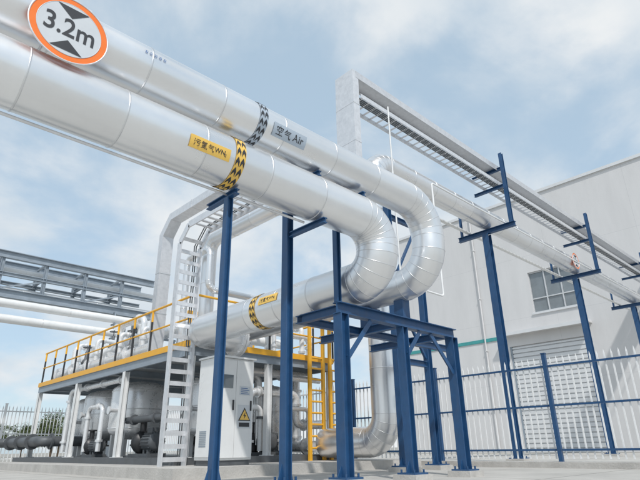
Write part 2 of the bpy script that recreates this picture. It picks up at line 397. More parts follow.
def post(x,y,z1,w,label,arm=None,name='support_column'):
    rt=root(name,(x,y,0),label,'steel column')
    pedestal(rt,x,y,.34); plate_part(rt,x,y,.26)
    mb=MB(); mb.I((x,y,.125),(x,y,z1),w,w,(1,0,0)); mb.make('column_shaft',M_BLUE,rt)
    if arm:
        mb=MB()
        for (p0,p1,h) in arm: mb.I(p0,p1,.07,h)
        mb.split('support_arm',M_BLUE,rt)
    return rt
post(3.20,4.98,3.42,.085,'slim blue steel column under the two main pipes',[((3.20,4.80,3.46),(3.20,5.45,3.46),.075)])
post(4.62,5.52,4.20,.12,'blue steel column behind the main pipes with short arm',[((4.62,4.70,3.46),(4.62,5.45,3.46),.08),((4.62,4.8,4.25),(4.62,5.6,4.25),.08)])
# portal frame
rt=root('pipe_support_frame',(7.0,5.4,0),'blue steel portal frame under the pipe bends with knee braces','steel frame')
TZ=2.58; XL=5.60
for i,x in enumerate((XL,7.1,8.6)):
    w=(.17,.14,.17)[i]
    y=5.4
    mb=MB(); mb.I((x,y,.125),(x,y,TZ-.18),w,w,(1,0,0)); mb.make('column_shaft',M_BLUE,rt)
    pedestal(rt,x,y,.44); plate_part(rt,x,y,.34)
mb=MB(); mb.I((XL-.10,5.4,TZ-.09),(8.70,5.4,TZ-.09),.15,.176); mb.make('front_beam',M_BLUE,rt)
mb=MB(); mb.I((8.6,5.49,TZ-.10),(8.6,7.42,TZ-.10),.11,.14); mb.I((7.1,5.49,TZ-.10),(7.1,7.42,TZ-.10),.11,.14)
mb.I((XL,5.49,TZ-.10),(XL,6.3,TZ-.10),.11,.14); mb.I((XL-.05,6.36,TZ-.10),(10.3,6.36,TZ-.10),.10,.13)
mb.split('cross_beam',M_BLUE,rt)
for (a,b) in (((XL+.09,5.4,1.75),(6.25,5.4,TZ-.19)),((8.51,5.4,1.75),(7.88,5.4,TZ-.19)),((7.17,5.4,1.95),(7.56,5.4,TZ-.19))):
    mb=MB(); mb.prism([(-.04,-.04),(.04,-.04),(.04,-.03),(-.03,-.03),(-.03,.04),(-.04,.04)],a,b,(0,1,0)); mb.make('knee_brace',M_BLUE,rt)
mb=MB(); mb.I((XL-.06,5.4,TZ),(XL-.06,5.4,4.14),.085,.085,(1,0,0)); mb.make('upper_post',M_BLUE,rt)
mb=MB(); mb.I((XL-.06,5.45,4.20),(XL-.06,4.75,4.20),.07,.08); mb.make('upper_arm',M_BLUE,rt)
mb=MB(); 
mb.box(7.30,7.50,5.5,5.7,TZ-.02,2.98); mb.box(7.22,7.58,6.26,6.46,TZ-.03,2.96)
mb.split('pipe_saddle',M_BLUE,rt)
# tall trestle behind
rt=root('tall_trestle',(10.2,8.0,0),'tall blue steel trestle carrying the high pipe and cable duct','steel frame')
for (x,y) in ((9.6,7.5),(10.8,7.5),(9.45,9.2)):
    mb=MB(); mb.I((x,y,.125),(x,y,6.7),.15,.15,(1,0,0)); mb.make('column_shaft',M_BLUE,rt); pedestal(rt,x,y,.5); plate_part(rt,x,y,.4)
mb=MB(); mb.I((8.6,7.5,6.76),(10.9,7.5,6.76),.10,.12); mb.I((9.45,7.56,6.76),(9.45,9.3,6.76),.10,.12); mb.I((9.68,7.5,6.0),(10.7,7.5,6.0),.1,.12); mb.I((9.52,7.6,4.6),(9.47,9.1,4.6),.1,.12);mb.I((9.7,7.5,2.35),(10.7,7.5,2.35),.1,.14); mb.split('cross_beam',M_BLUE,rt)
mb=MB()
for (a,b) in (((9.68,7.5,4.3),(10.72,7.5,5.9)),((9.68,7.5,4.0),(10.72,7.5,2.5))): mb.bar(a,b,.06,.06)
mb.split('diagonal_brace',M_BLUE,rt)

# rack towers
ZD=10.20
def tower(x,lab):
    rt=root('pipe_rack_tower',(x,8.5,0),lab,'steel column',group='blue towers carrying the elevated pipe')
    pedestal(rt,x,8.5,.6); plate_part(rt,x,8.5,.46)
    mb=MB(); mb.I((x,8.5,.125),(x,8.5,7.74),.24,.24,(1,0,0)); mb.make('column_shaft',M_BLUE,rt)
    mb=MB(); mb.I((x,7.35,7.83),(x,9.65,7.83),.16,.17); mb.make('head_beam',M_BLUE,rt)
    mb=MB(); mb.I((x,7.48,7.92),(x,7.48,10.75),.13,.13,(1,0,0)); mb.I((x,9.5,7.92),(x,9.5,8.9),.08,.08,(1,0,0)); mb.split('tray_post',M_BLUE,rt)
    for z in (9.42,ZD-.065):
        mb=MB(); mb.I((x,7.55,z),(x,8.75,z),.10,.11); mb.make('tray_arm',M_BLUE,rt)
    return rt
t0=tower(16.7,'blue steel tower with arms holding elevated pipe and cable tray')
for dx in (8.1,16.2,24.3): copy_thing(t0,(dx,0,0))
rh=root('insulated_pipe',(10.25,8.45,0),'silver clad pipe on high rack dropping to the ground','pipe')
clad([(44,8.45,8.30),(10.25,8.45,8.30),(10.25,8.45,.62),(10.25,10.6,.62)],.36,.62,sheet=1.1).make('pipe_cladding',[M_ALU,M_BEAD],rh)
rh=root('small_bore_pipe',(10.35,7.8,0),'thin pipe following the high rack above the fence','pipe')
mb=MB(); mb.tube([(44,9.2,8.0),(11,9.2,8.0)],.06,12); mb.tube([(44,7.75,7.98),(12.2,7.75,7.98),(12.2,7.75,4.4),(11.4,7.75,4.4)],.028,10,bend=.08)
mb.tube([(9.7,7.3,9.3),(9.7,7.3,4.0),(9.7,7.9,4.0)],.022,8,bend=.08)
mb.make('pipe_run',M_WHITEPIPE,rh)
height_sign((24.0,8.06,8.30),.78,(8.45,8.30),.36)
# covered cable duct (high)
rd=root('cable_duct',(8.9,8.1,0),'silver covered cable duct rising and running along high rack','cable duct')
mb=MB()
YC0,YC1=7.70,8.14
zc0,zc1=ZD,ZD+.11
x=8.86
while x<44:
    x1=min(x+3.0,44); mb.tint=random.random(); mb.box(x,x1-.004,YC0,YC1,zc0,zc1); mb.box(x1-.02,x1+.012,YC0-.004,YC1+.004,zc0-.003,zc1+.004,1); x=x1
# side lips of the channel
mb.box(8.86,44,YC0-.012,YC0-.005,zc0-.10,zc1+.012); mb.box(8.86,44,YC1+.005,YC1+.012,zc0-.10,zc1+.012)
mb.make('horizontal_run',[M_GALV,M_GALV],rd)
mb=MB(); mb.box(8.72,8.855,YC0-.012,YC1+.22,6.83,zc1+.008); mb.box(8.856,8.96,YC0-.01,YC1+.2,6.83,zc0-.11)
for z in (8.0,9.2): mb.box(8.715,8.965,YC0-.018,YC1+.226,z,z+.03,1)
mb.make('vertical_run',[M_GALV,M_GALV],rd)
def cable_ladder(rt,segs,width,side,step=.3,h=.10,name='tray_section',rw=.03,m=M_GALV):
    for a,b in segs:
        a=V(a);b=V(b);sd=V(side);d=(b-a);L=d.length;d.normalize();up=sd.cross(d)
        mb=MB()
        for s in (-1,1): mb.C(a+sd*s*width/2,b+sd*s*width/2,.03,h,up)
        n=int(L/step)
        for i in range(n):
            p=a+d*(i+.5)*step; mb.bar(p-sd*(width/2-.016)-up*.02,p+sd*(width/2-.016)-up*.02,.02,rw,d)
        mb.make(name,m,rt)
rl=root('cable_tray',(12,8.1,0),'galvanised open cable ladder tray under covered duct','cable tray')
cable_ladder(rl,[((9.0,7.98,9.53),(44,7.98,9.53))],.62,(0,1,0),h=.13,rw=.06)
mb=MB()
for i in range(4):
    y=7.80+i*.06; mb.cyl((9.0,y,9.555),(43.9,y,9.555),.022,n=8)
mb.make('cable_bundle',M_DARK,rl)
# ladder tray by platform
rl=root('cable_tray',(5.75,10.2,0),'galvanised cable ladder climbing from slab and bending toward pipes','cable tray')
ZT=5.35
cable_ladder(rl,[((5.66,10.35,.2),(5.66,10.35,ZT-.35)),((5.66,10.35,ZT-.35),(5.66,10.0,ZT)),((5.66,10.0,ZT),(5.66,5.7,ZT))],.54,(1,0,0),h=.16,rw=.09,step=.25)
mb=MB(); 
for i in range(2): mb.tube([(5.80+i*.05,10.40,.25),(5.80+i*.05,10.40,ZT-.33),(5.80+i*.05,10.0,ZT+.05),(5.80+i*.05,5.8,ZT+.05)],.014,8)
mb.make('cable_bundle',M_DARK,rl)
def boxduct(rr,path,w,h,side,m,name='duct_section'):
    P=[V(p) for p in path]; sd=V(side)
    T=[]
    for i in range(len(P)):
        a=(P[i]-P[i-1]).normalized() if i>0 else (P[1]-P[0]).normalized(); b=(P[i+1]-P[i]).normalized() if i<len(P)-1 else a
        t=(a+b).normalized(); n=sd.cross(t); k=1/max(.3,t.dot(a)); T.append((P[i],n,k))
    mb=MB(); rs=[]
    for p,n,k in T: rs.append([p-sd*w/2-n*h/2*k,p+sd*w/2-n*h/2*k,p+sd*w/2+n*h/2*k,p-sd*w/2+n*h/2*k])
    for i in range(len(rs)-1): 
        mb.tint=random.random(); mb.rings([rs[i],rs[i+1]],0,(i==0,i==len(rs)-2),sm=False)
    for i in range(len(P)-1):
        d=(P[i+1]-P[i]); L=d.length; d.normalize(); n=sd.cross(d); k=int(L/1.5)
        for q in range(1,k+1):
            c=P[i]+d*(L*q/(k+1)); r=lambda o,e:[c+d*o-sd*(w/2+e)-n*(h/2+e),c+d*o+sd*(w/2+e)-n*(h/2+e),c+d*o+sd*(w/2+e)+n*(h/2+e),c+d*o-sd*(w/2+e)+n*(h/2+e)]
            mb.rings([r(-.015,.0),r(-.015,.008),r(.015,.008),r(.015,0)],1,sm=False)
    mb.make(name,[m,M_BEAD],rr)
rr=root('cable_duct',(6.45,13.3,0),'pale rectangular duct rising from platform with mitred corner','cable duct')
boxduct(rr,[(6.48,13.3,2.86),(6.48,13.3,6.35),(6.48,12.85,6.80),(6.48,8.2,6.80)],.34,.22,(1,0,0),M_GALV)
rr=root('riser_pipe',(7.25,12.1,0),'silver riser pipe on platform beside the cable ladder','pipe')
clad([(7.25,12.1,2.86),(7.25,12.1,6.05),(7.25,7.9,6.05),(9.0,7.9,6.05)],.20,.34,gores=5).make('pipe_cladding',[M_ALU,M_BEAD],rr)
rr=root('riser_pipe',(6.75,12.4,0),'slim silver riser pipe standing beside the duct','pipe')
clad([(6.85,12.6,2.86),(6.85,12.6,5.55),(6.85,11.4,5.55),(6.85,11.4,4.4),(9.3,11.4,4.4)],.09,.22,gores=4,n=24).make('pipe_cladding',[M_ALU,M_BEAD],rr)

# ---------------------------------------------------------------- platform
DZ=2.85
rp=root('equipment_platform',(8.6,16,0.2),'white steel equipment platform with yellow edging and handrail','platform')
PX0,PX1,PY0,PY1=6.25,11.0,11.0,22.2
for y in (11.08,14.6,18.2,22.1):
    for x in (6.33,8.65,10.92):
        mb=MB(); mb.I((x,y,.36),(x,y,DZ-.27),.15,.15,(1,0,0)); mb.box(x-.13,x+.13,y-.13,y+.13,.342,.36); mb.make('platform_post',M_WHITE,rp)
mb=MB()
for x in (PX0+.06,PX1-.06): mb.C((x,PY0,DZ-.16),(x,PY1,DZ-.16),.08,.2)
for y in (PY0+.04,PY1-.04): mb.C((PX0+.11,y,DZ-.16),(PX1-.11,y,DZ-.16),.07,.2)
for k in range(6):
    y=PY0+.9+k*1.85; mb.I((PX0+.11,y,DZ-.16),(PX1-.11,y,DZ-.16),.08,.18)
mb.split('deck_beam',M_GALVD,rp)
mb=MB(); mb.box(PX0,PX1,PY0,PY1,DZ-.055,DZ-.01); mb.make('deck_plate',M_DECKU,rp)
mb=MB(); mb.box(PX0-.02,PX0-.006,PY0-.02,PY1,DZ-.05,DZ+.10); mb.box(PX0-.006,PX1,PY0-.02,PY0-.006,DZ-.05,DZ+.10); mb.box(PX1+.002,PX1+.014,PY0,PY1,DZ-.05,DZ+.1); mb.split('toe_board',M_YEL,rp)
def rail(name,pts,posts):
    for z,r in ((DZ+1.22,.030),(DZ+.66,.024)):
        mb=MB()
        for a,b in zip(pts[:-1],pts[1:]): mb.cyl((a[0],a[1],z),(b[0],b[1],z),r,n=10)
        mb.make(name,M_YEL,rp)
    for i,(x,y) in enumerate(posts):
        mb=MB()
        for q in range(4):
            mb.cyl((x,y,DZ+q*.305),(x,y,DZ+(q+1)*.305),.030+.0004*(q%2),n=10,m=(1 if q==3 else 0))
        mb.make('handrail_post',[M_BLACK,M_YEL],rp)
rail('handrail',[(PX0+.05,PY1-.05),(PX0+.05,PY0+.05),(PX1-.05,PY0+.05),(PX1-.05,PY1-.05)],
     [(PX0+.05,PY0+.05+i*1.1) for i in range(11)]+[(PX0+.8+i*.8,PY0+.05) for i in range(6)]+[(PX1-.05,PY0+.05+i*2.2) for i in range(6)])
mb=MB(); mb.box(5.9,11.4,PY0-.3,PY1+.3,.2,.34); mb.make('base_skid',M_DARK,rp)
def access_ladder(x,y,lab):
    rt=root('access_ladder',(x,y,.2),lab,'ladder',group='yellow ladders at platform edge')
    for s in (-.25,.25):
        mb=MB(); mb.bar((x+s,y,.2),(x+s,y,DZ+1.15),.10,.06,(0,1,0)); mb.make('side_rail',M_YEL,rt)
    for i in range(9):
        mb=MB(); mb.cyl((x-.24,y,.5+i*.29),(x+.24,y,.5+i*.29),.026,n=8); mb.make('ladder_rung',M_YEL,rt)
    return rt
access_ladder(10.72,10.60,'yellow vertical access ladder fixed to platform edge')
access_ladder(9.95,10.60,'yellow vertical access ladder fixed to platform edge')
def tank(x,y,r,z0,z1,lab,legs=4):
    rt=root('process_tank',(x,y,.34),lab,'tank')
    h=r*.35
    prof=[(.001,z0-h)]+[(r*math.sin(a),z0-h*math.cos(a)) for a in (rad(20),rad(40),rad(60),rad(75),rad(90))]
    prof+= [(r,z1)]+[(r*math.cos(a),z1+h*math.sin(a)) for a in (rad(15),rad(35),rad(55),rad(75))]+[(.001,z1+h)]
    mb=MB(); mb.lathe((x,y,0),prof)
    for z in (z0+.02,(z0+z1)/2,z1-.02): mb.torus((x,y,z),(0,0,1),r+.004,.014,n=40,k=6)
    mb.make('tank_shell',M_STEEL,rt)
    for k in range(legs):
        a=2*math.pi*k/legs+.6; px,py=x+(r-.05)*math.cos(a),y+(r-.05)*math.sin(a)
        mb=MB(); mb.C((px,py,.34),(px,py,z0+.3),.1,.12,(1,0,0)); mb.make('tank_leg',M_WHITE,rt)
    mb=MB(); mb.cyl((x,y,z0-h-.15),(x,y,z0-h+.05),.10); mb.cyl((x,y,z0-h-.17),(x,y,z0-h-.12),.17); mb.make('nozzle',M_DARK,rt)
    mb=MB(); mb.cyl((x-r*.8,y-.3,z0+.5),(x-r-.2,y-.3,z0+.5),.06); mb.cyl((x-r-.2,y-.3,z0+.5),(x-r-.24,y-.3,z0+.5),.11); mb.make('nozzle',M_STEEL,rt)
tank(7.45,15.9,.85,1.1,2.2,'large silver vertical tank on legs under the platform')
tank(7.6,18.6,.80,1.1,2.2,'large silver vertical tank on legs under the platform')
tank(8.0,20.9,.65,1.0,2.2,'silver vertical tank on legs at far end of platform')
tank(10.1,12.8,.48,.9,2.1,'slim silver vertical tank behind the control cabinet')
tank(8.0,12.9,.5,1.0,2.2,'silver tank on legs beside the cabinet')
tank(9.4,15.5,.6,1.0,2.2,'silver tank on legs deep under the platform')
def pump(x,y,lab,sc=1.0):
    rt=root('pump_motor',(x,y,.34),lab,'pump',group='pumps under the platform')
    mb=MB(); zc=.34+.42*sc
    mb.lathe((x,y-.5*sc,zc),[(.001,0),(.18*sc,.0),(.26*sc,.05),(.26*sc,.6*sc),(.2*sc,.68*sc),(.07*sc,.7*sc),(.07*sc,.86*sc)],n=28,axis=(0,1,0))
    for k in range(20):
        a=2*math.pi*k/20; dx,dz=math.cos(a),math.sin(a)
        mb.bar((x+dx*.27*sc,y-.42*sc,zc+dz*.27*sc),(x+dx*.27*sc,y+.08*sc,zc+dz*.27*sc),.008,.05*sc,(dx,0,dz))
    mb.box(x-.1*sc,x+.1*sc,y-.3*sc,y,zc+.25*sc,zc+.40*sc)
    mb.make('motor_body',M_DARK,rt)
    mb=MB(); mb.lathe((x,y+.4*sc,zc),[(.1*sc,-.06*sc),(.3*sc,0),(.34*sc,.12*sc),(.3*sc,.24*sc),(.12*sc,.3*sc),(.12*sc,.4*sc)],n=28,axis=(0,1,0)); mb.cyl((x,y+.52*sc,zc),(x,y+.52*sc,zc+.6*sc),.10*sc); mb.cyl((x,y+.52*sc,zc+.6*sc),(x,y+.52*sc,zc+.65*sc),.17*sc)
    mb.make('pump_casing',M_BLACK,rt)
    mb=MB(); mb.box(x-.3*sc,x+.3*sc,y-.5*sc,y+.75*sc,.342,.34+.1*sc); mb.box(x-.2*sc,x+.2*sc,y-.35*sc,y-.25*sc,.34+.1*sc,.34+.2*sc); mb.box(x-.2*sc,x+.2*sc,y-.1*sc,y,.34+.1*sc,.34+.2*sc); mb.make('pump_base',M_DARK,rt)
pump(6.95,14.0,'dark electric pump with finned motor on steel base',.9); pump(6.8,17.3,'dark electric pump with finned motor on steel base',.75); pump(8.9,14.2,'dark electric pump with finned motor on steel base'); pump(9.2,11.9,'dark electric pump with finned motor on steel base',.8)
def flange_run(path,r,lab,m,bend=.25,step=1.3,fm=None):
    rt=root('flanged_pipe',tuple(V(path[0])*1.0)[:2]+(0,),lab,'pipe')
    mb=MB(); pts,_=fillet(path,bend,6); sweep(mb,pts,r,20,0)
    mb.make('pipe_run',m,rt)
    for a,b in zip(path[:-1],path[1:]):
        a=V(a);b=V(b);d=(b-a).normalized();L=(b-a).length;t=bend+.1
        while t<L-bend:
            p=a+d*t; mb=MB(); mb.cyl(p-d*.03,p-d*.003,r*1.55,n=24); mb.cyl(p+d*.003,p+d*.03,r*1.55,n=24); mb.cyl(p-d*.004,p+d*.004,r*1.4,n=24); mb.make('flange',fm or M_DARK,rt)
            t+=step
    return rt
flange_run([(5.2,24.2,.85),(6.1,24.2,.85),(6.1,20.4,.85),(8.2,20.4,.85)],.17,'dark flanged pipe leaving under platform',M_DARK)
flange_run([(6.70,12.9,1.3),(6.70,15.0,1.3)],.09,'dark horizontal flanged pipe under platform',M_DARK)
flange_run([(6.55,15.0,.9),(6.55,15.0,2.45),(6.55,19.4,2.45),(6.55,19.4,.5)],.08,'silver pipe loop between tanks under the platform',M_STEEL,fm=M_STEEL)
flange_run([(6.6,16.6,.5),(6.6,16.6,1.8),(6.6,17.7,1.8),(6.6,17.7,.5)],.07,'silver pipe hoop between two tanks',M_STEEL,fm=M_STEEL,bend=.2)
flange_run([(7.4,12.2,.5),(7.4,12.2,2.45),(9.2,12.2,2.45),(9.2,12.2,.6)],.09,'silver pipe loop behind control cabinet',M_STEEL,fm=M_STEEL)
flange_run([(9.5,11.5,.5),(9.5,11.5,2.35),(10.9,11.5,2.35)],.08,'thin silver pipe under platform',M_STEEL,bend=.15,fm=M_STEEL)
flange_run([(10.5,11.3,.55),(10.5,13.0,.55)],.14,'silver low pipe near ladder',M_STEEL,fm=M_STEEL)
flange_run([(8.9,11.3,.4),(8.9,11.3,2.6)],.06,'thin dark vertical pipe behind cabinet',M_DARK)
flange_run([(8.3,11.4,.4),(8.3,11.4,1.9),(9.9,11.4,1.9),(9.9,11.4,1.1),(10.9,11.4,1.1)],.10,'silver stepped pipe under platform front',M_STEEL,bend=.18,fm=M_STEEL)
flange_run([(7.5,11.3,1.5),(8.6,11.3,1.5),(8.6,11.3,.45)],.07,'short white pipe beside the cabinet',M_WHITEPIPE,bend=.15)
flange_run([(8.1,11.9,2.5),(10.9,11.9,2.5)],.12,'silver header pipe beneath deck',M_STEEL,fm=M_STEEL)
flange_run([(10.6,12.2,.45),(10.6,12.2,2.6)],.11,'silver vertical pipe under deck corner',M_STEEL,fm=M_STEEL)
flange_run([(9.2,11.2,.45),(9.2,11.2,1.5),(10.2,11.2,1.5),(10.2,11.2,.45)],.06,'thin silver pipe hoop near ladder',M_STEEL,bend=.15,fm=M_STEEL)
flange_run([(9.0,13.6,.6),(12.0,13.6,.6)],.16,'silver pipe crossing low under platform',M_STEEL,fm=M_STEEL)
# deck equipment
flange_run([(6.75,21.8,3.20),(6.75,13.9,3.20)],.19,'silver pipe lying along platform deck',M_STEEL,step=1.5,fm=M_STEEL)
flange_run([(7.5,21.4,3.85),(7.5,13.4,3.85),(7.5,13.4,2.9)],.17,'silver raised pipe above platform deck',M_STEEL,step=1.9,fm=M_STEEL)
flange_run([(8.6,21.0,3.5),(8.6,12.5,3.5),(10.4,12.5,3.5)],.14,'white pipe along deck turning by rail',M_WHITEPIPE,step=1.9,fm=M_STEEL)
flange_run([(9.4,12.0,2.9),(9.4,12.0,4.3),(9.4,15.5,4.3)],.10,'white pipe arch over the platform deck',M_WHITEPIPE,fm=M_STEEL)
flange_run([(10.3,11.6,2.9),(10.3,11.6,3.9),(10.3,14.5,3.9)],.07,'thin white pipe arch near deck rail',M_WHITEPIPE,bend=.15,fm=M_STEEL)
flange_run([(8.2,11.6,2.9),(8.2,11.6,3.6),(10.6,11.6,3.6),(10.6,11.6,2.9)],.09,'silver pipe hoop behind the deck handrail',M_STEEL,bend=.2,fm=M_STEEL)
flange_run([(9.0,11.3,2.9),(9.0,11.3,4.05),(9.0,13.3,4.05)],.06,'thin silver pipe rising at deck rail',M_STEEL,bend=.15,fm=M_STEEL)
flange_run([(7.0,21.0,2.9),(7.0,21.0,4.3),(8.9,21.0,4.3),(8.9,21.0,2.9)],.11,'silver pipe hoop at far end of deck',M_STEEL,bend=.25,fm=M_STEEL)
flange_run([(7.1,15.5,2.9),(7.1,15.5,4.45),(7.1,17.2,4.45),(7.1,17.2,3.3)],.10,'silver pipe arch rising above deck',M_STEEL,bend=.25,fm=M_STEEL)
for i,y in enumerate((19.9,18.2,16.3,14.7)):
    flange_run([(6.75,y,3.38),(6.75,y,4.15-.08*i),(7.5,y,4.15-.08*i),(7.5,y,3.98)],.07,'small branch pipe between deck pipes',M_STEEL,bend=.12,step=2,fm=M_STEEL)
def pipe_stand(x,y,z,w=.5):
    rt=root('pipe_stand',(x,y,DZ),'small grey goalpost stand under deck pipes','bracket',group='pipe stands on the deck')
    mb=MB(); mb.bar((x-w/2,y,DZ),(x-w/2,y,z),.06,.06,(1,0,0)); mb.bar((x+w/2,y,DZ),(x+w/2,y,z),.06,.06,(1,0,0)); mb.bar((x-w/2-.05,y,z+.03),(x+w/2+.05,y,z+.03),.06,.06); mb.make('stand_frame',M_GALVD,rt); return rt
st=pipe_stand(7.5,20.6,3.61)
for d in (-1.9,-3.8,-5.9): copy_thing(st,(0,d,0))
def valve(x,y,z,lab='dark valve with round handwheel on deck pipe'):
    rt=root('valve',(x,y,z),lab,'valve',group='valves on the deck pipes')
    mb=MB(); mb.lathe((x,y,z),[(.001,-.15),(.1,-.13),(.15,0),(.1,.12),(.055,.16),(.055,.4),(.02,.42),(.02,.62)],n=20); mb.make('valve_body',M_DARK,rt)
    mb=MB(); mb.torus((x,y,z+.56),(0,0,1),.14,.014); mb.cyl((x-.14,y,z+.56),(x+.14,y,z+.56),.01,n=8); mb.cyl((x,y-.14,z+.56),(x,y+.14,z+.56),.01,n=8); mb.make('handwheel',M_DARK,rt)
    return rt
v0=valve(6.75,19.1,3.38)
for d in ((0,-3.6,0),(.75,-.3,.62),(1.85,-3.1,.25),(1.85,-4.5,.25),(2.9,-7.4,.35)): copy_thing(v0,d)
def deck_vessel(x,y,r,h,lab):
    rt=root('filter_vessel',(x,y,DZ),lab,'vessel')
    mb=MB(); z=DZ+.25
    mb.lathe((x,y,z),[(.001,-.05),(r*.6,-.03),(r,.06),(r,h),(r*1.12,h),(r*1.12,h+.06),(r*.95,h+.07),(r*.6,h+.18),(.001,h+.22)],n=28); mb.make('vessel_shell',M_STEEL,rt)
    for k in range(3):
        a=k*2.1+.3; mb=MB(); mb.bar((x+r*.8*math.cos(a),y+r*.8*math.sin(a),DZ),(x+r*.8*math.cos(a),y+r*.8*math.sin(a),z+.15),.05,.05,(1,0,0)); mb.make('vessel_leg',M_DARK,rt)
deck_vessel(9.6,17.5,.35,.9,'silver filter vessel standing on the platform deck'); deck_vessel(9.6,19.2,.35,.9,'silver filter vessel standing on the platform deck'); deck_vessel(9.9,14.0,.28,.7,'small silver filter vessel on deck')
rt=root('lifting_frame',(8.6,16,DZ),'yellow steel goalpost frame standing on deck','steel frame')
for x in (8.2,10.7):
    mb=MB(); mb.bar((x,14.6,DZ),(x,14.6,4.55),.08,.08,(1,0,0)); mb.make('frame_post',M_YEL,rt)
mb=MB(); mb.bar((8.1,14.6,4.6),(10.8,14.6,4.6),.08,.10); mb.make('frame_beam',M_YEL,rt)

# ---------------------------------------------------------------- control cabinet
cx0,cx1,cy0,cy1=5.98,6.90,9.35,10.05; ZC=2.30
rc=root('control_cabinet',(6.5,9.7,.2),'white electrical control cabinet with doors and warning sticker','cabinet')
mb=MB(); mb.box(cx0,cx1,cy0,cy1,.30,ZC); o=mb.make('cabinet_body',M_CAB,rc); bv=o.modifiers.new('b','BEVEL'); bv.width=.012; bv.segments=2
mb=MB(); mb.box(cx0+.03,cx1-.03,cy0+.03,cy1-.03,.2,.30); mb.make('cabinet_base',M_DARK,rc)
mb=MB(); mb.box(cx0-.03,cx1+.03,cy0-.05,cy1+.03,ZC+.002,ZC+.04); mb.make('cabinet_roof',M_CAB,rc)
for a,b in ((cx0+.02,(cx0+cx1)/2-.004),((cx0+cx1)/2+.004,cx1-.02)):
    mb=MB(); mb.box(a,b,cy0-.028,cy0-.001,.34,ZC-.04); d=mb.make('cabinet_door',M_CAB,rc); bv=d.modifiers.new('b','BEVEL'); bv.width=.006; bv.segments=2
    mb=MB(); xh=b-.06; mb.box(xh-.015,xh+.015,cy0-.05,cy0-.029,1.25,1.45); h=mb.make('door_handle',M_BLACK,rc); h.parent=d
mb=MB(); mb.box(cx0-.026,cx0-.001,cy0+.1,cy1-.05,.36,ZC-.06)
o=mb.make('side_panel',M_CAB,rc); bv=o.modifiers.new('b','BEVEL'); bv.width=.006
mb=MB()
for k in range(9): mb.box(cx0-.034,cx0-.0265,cy0+.25,cy1-.2,.55+k*.035,.57+k*.035)
mb.make('louvre',M_GALVD,rc)
def tri(mb,c,s,yy,m): 
    mb.add([(c[0]-s,yy,c[1]-s*.6),(c[0]+s,yy,c[1]-s*.6),(c[0],yy,c[1]+s*1.1)],[(0,1,2)],m)
mb=MB(); c=(6.67,1.14)
mb.box(c[0]-.17,c[0]+.17,cy0-.032,cy0-.0285,c[1]-.24,c[1]+.22,2)
tri(mb,c,.155,cy0-.035,1); tri(mb,(c[0],c[1]-.003),.12,cy0-.038,0)
mb.add([(c[0]+.02,cy0-.041,c[1]+.08),(c[0]-.035,cy0-.041,c[1]+.0),(c[0]+.0,cy0-.041,c[1]+.005),(c[0]-.015,cy0-.041,c[1]-.06),(c[0]+.04,cy0-.041,c[1]+.02),(c[0]+.005,cy0-.041,c[1]+.018)],[(0,1,2,5),(2,3,4,5)],1)
mb.box(c[0]-.13,c[0]+.13,cy0-.035,cy0-.0325,c[1]-.21,c[1]-.13,1)
mb.make('warning_sign',[M_LYEL,M_INK,M_SIGNW],rc)
mb=MB(); mb.box(6.53,6.80,cy0-.033,cy0-.0285,1.56,1.74,0)
for k in range(4): mb.box(6.56,6.77-.04*(k%2),cy0-.036,cy0-.0335,1.58+k*.037,1.592+k*.037,1)
mb.make('name_plate',[M_SIGNW,M_LBLUE,M_GLASS],rc)
mb=MB(); mb.box(6.08,6.36,cy0-.033,cy0-.0285,1.68,1.95,0); mb.make('display_window',[M_GLASS],rc)

# ---------------------------------------------------------------- fences
def fence(p0,d,n,L,railmat,lab,H=2.35,base=.13):
    p0=V(p0);d=V(d);nrm=V((-d.y,d.x,0))
    rt=root('picket_fence',p0,lab,'fence')
    mp=MB(); mp.bar(p0+V((0,0,base)),p0+V((0,0,base+H+.08)),.09,.09,(1,0,0)); mp.box(p0.x-.055,p0.x+.055,p0.y-.055,p0.y+.055,base+H+.08,base+H+.1)
    a=mp.make('fence_post',railmat,rt)
    rails=[]
    for z in (.25,H*.52,H-.22):
        mr=MB(); mr.bar(p0+d*.06+V((0,0,base+z)),p0+d*(L-.06)+V((0,0,base+z)),.035,.045); rails.append(mr.make('fence_rail',railmat,rt))
    mk=MB(); k=20
    for i in range(k):
        q=p0+d*(.12+(L-.24)*i/(k-1))+nrm*-.035
        w=.030
        mk.bar(q+V((0,0,base+.06)),q+V((0,0,base+H-.08)),w,w,(d.x,d.y,0))
        c=q+V((0,0,base+H-.08)); vs=[c+d*sx*w/2+nrm*sy*w/2 for sx,sy in ((-1,-1),(1,-1),(1,1),(-1,1))]+[c+V((0,0,.10))]
        mk.add(vs,[(0,1,4),(1,2,4),(2,3,4),(3,0,4)])
    c=mk.make('picket_panel',M_WHITE,rt)
    for i in range(1,n+1):
        for o in ((a,*rails,c) if i<n else (a,)):
            e=o.copy(); COL.objects.link(e); e.parent=rt; e.location=d*L*i
    return rt
fence((12.8,-7.3,0),(0,1,0),6,3.2,M_BLUE,'white picket fence with blue posts and rails on kerb')
fence((12.8,12.05,0),(0,1,0),4,3.45,M_WHITE,'white picket fence with white rails beyond the platform')
fence((-14.8,26.0,0),(1,0,0),9,3.0,M_WHITE,'white picket fence along far side of yard',base=.02)
rt=root('warning_board',(12.7,2.35,1.2),'small yellow triangle warning board on the fence','sign')
mb=MB(); y0=2.25
mb.box(12.70,12.712,y0-.2,y0+.2,1.15,1.62,2)
for s,xx,m in ((.17,12.696,1),(.135,12.692,0)): mb.add([(xx,y0-s,1.36-s*.6),(xx,y0+s,1.36-s*.6),(xx,y0,1.36+s*1.1)],[(0,1,2)],m)
mb.make('board_face',[M_LYEL,M_INK,M_SIGNW],rt)

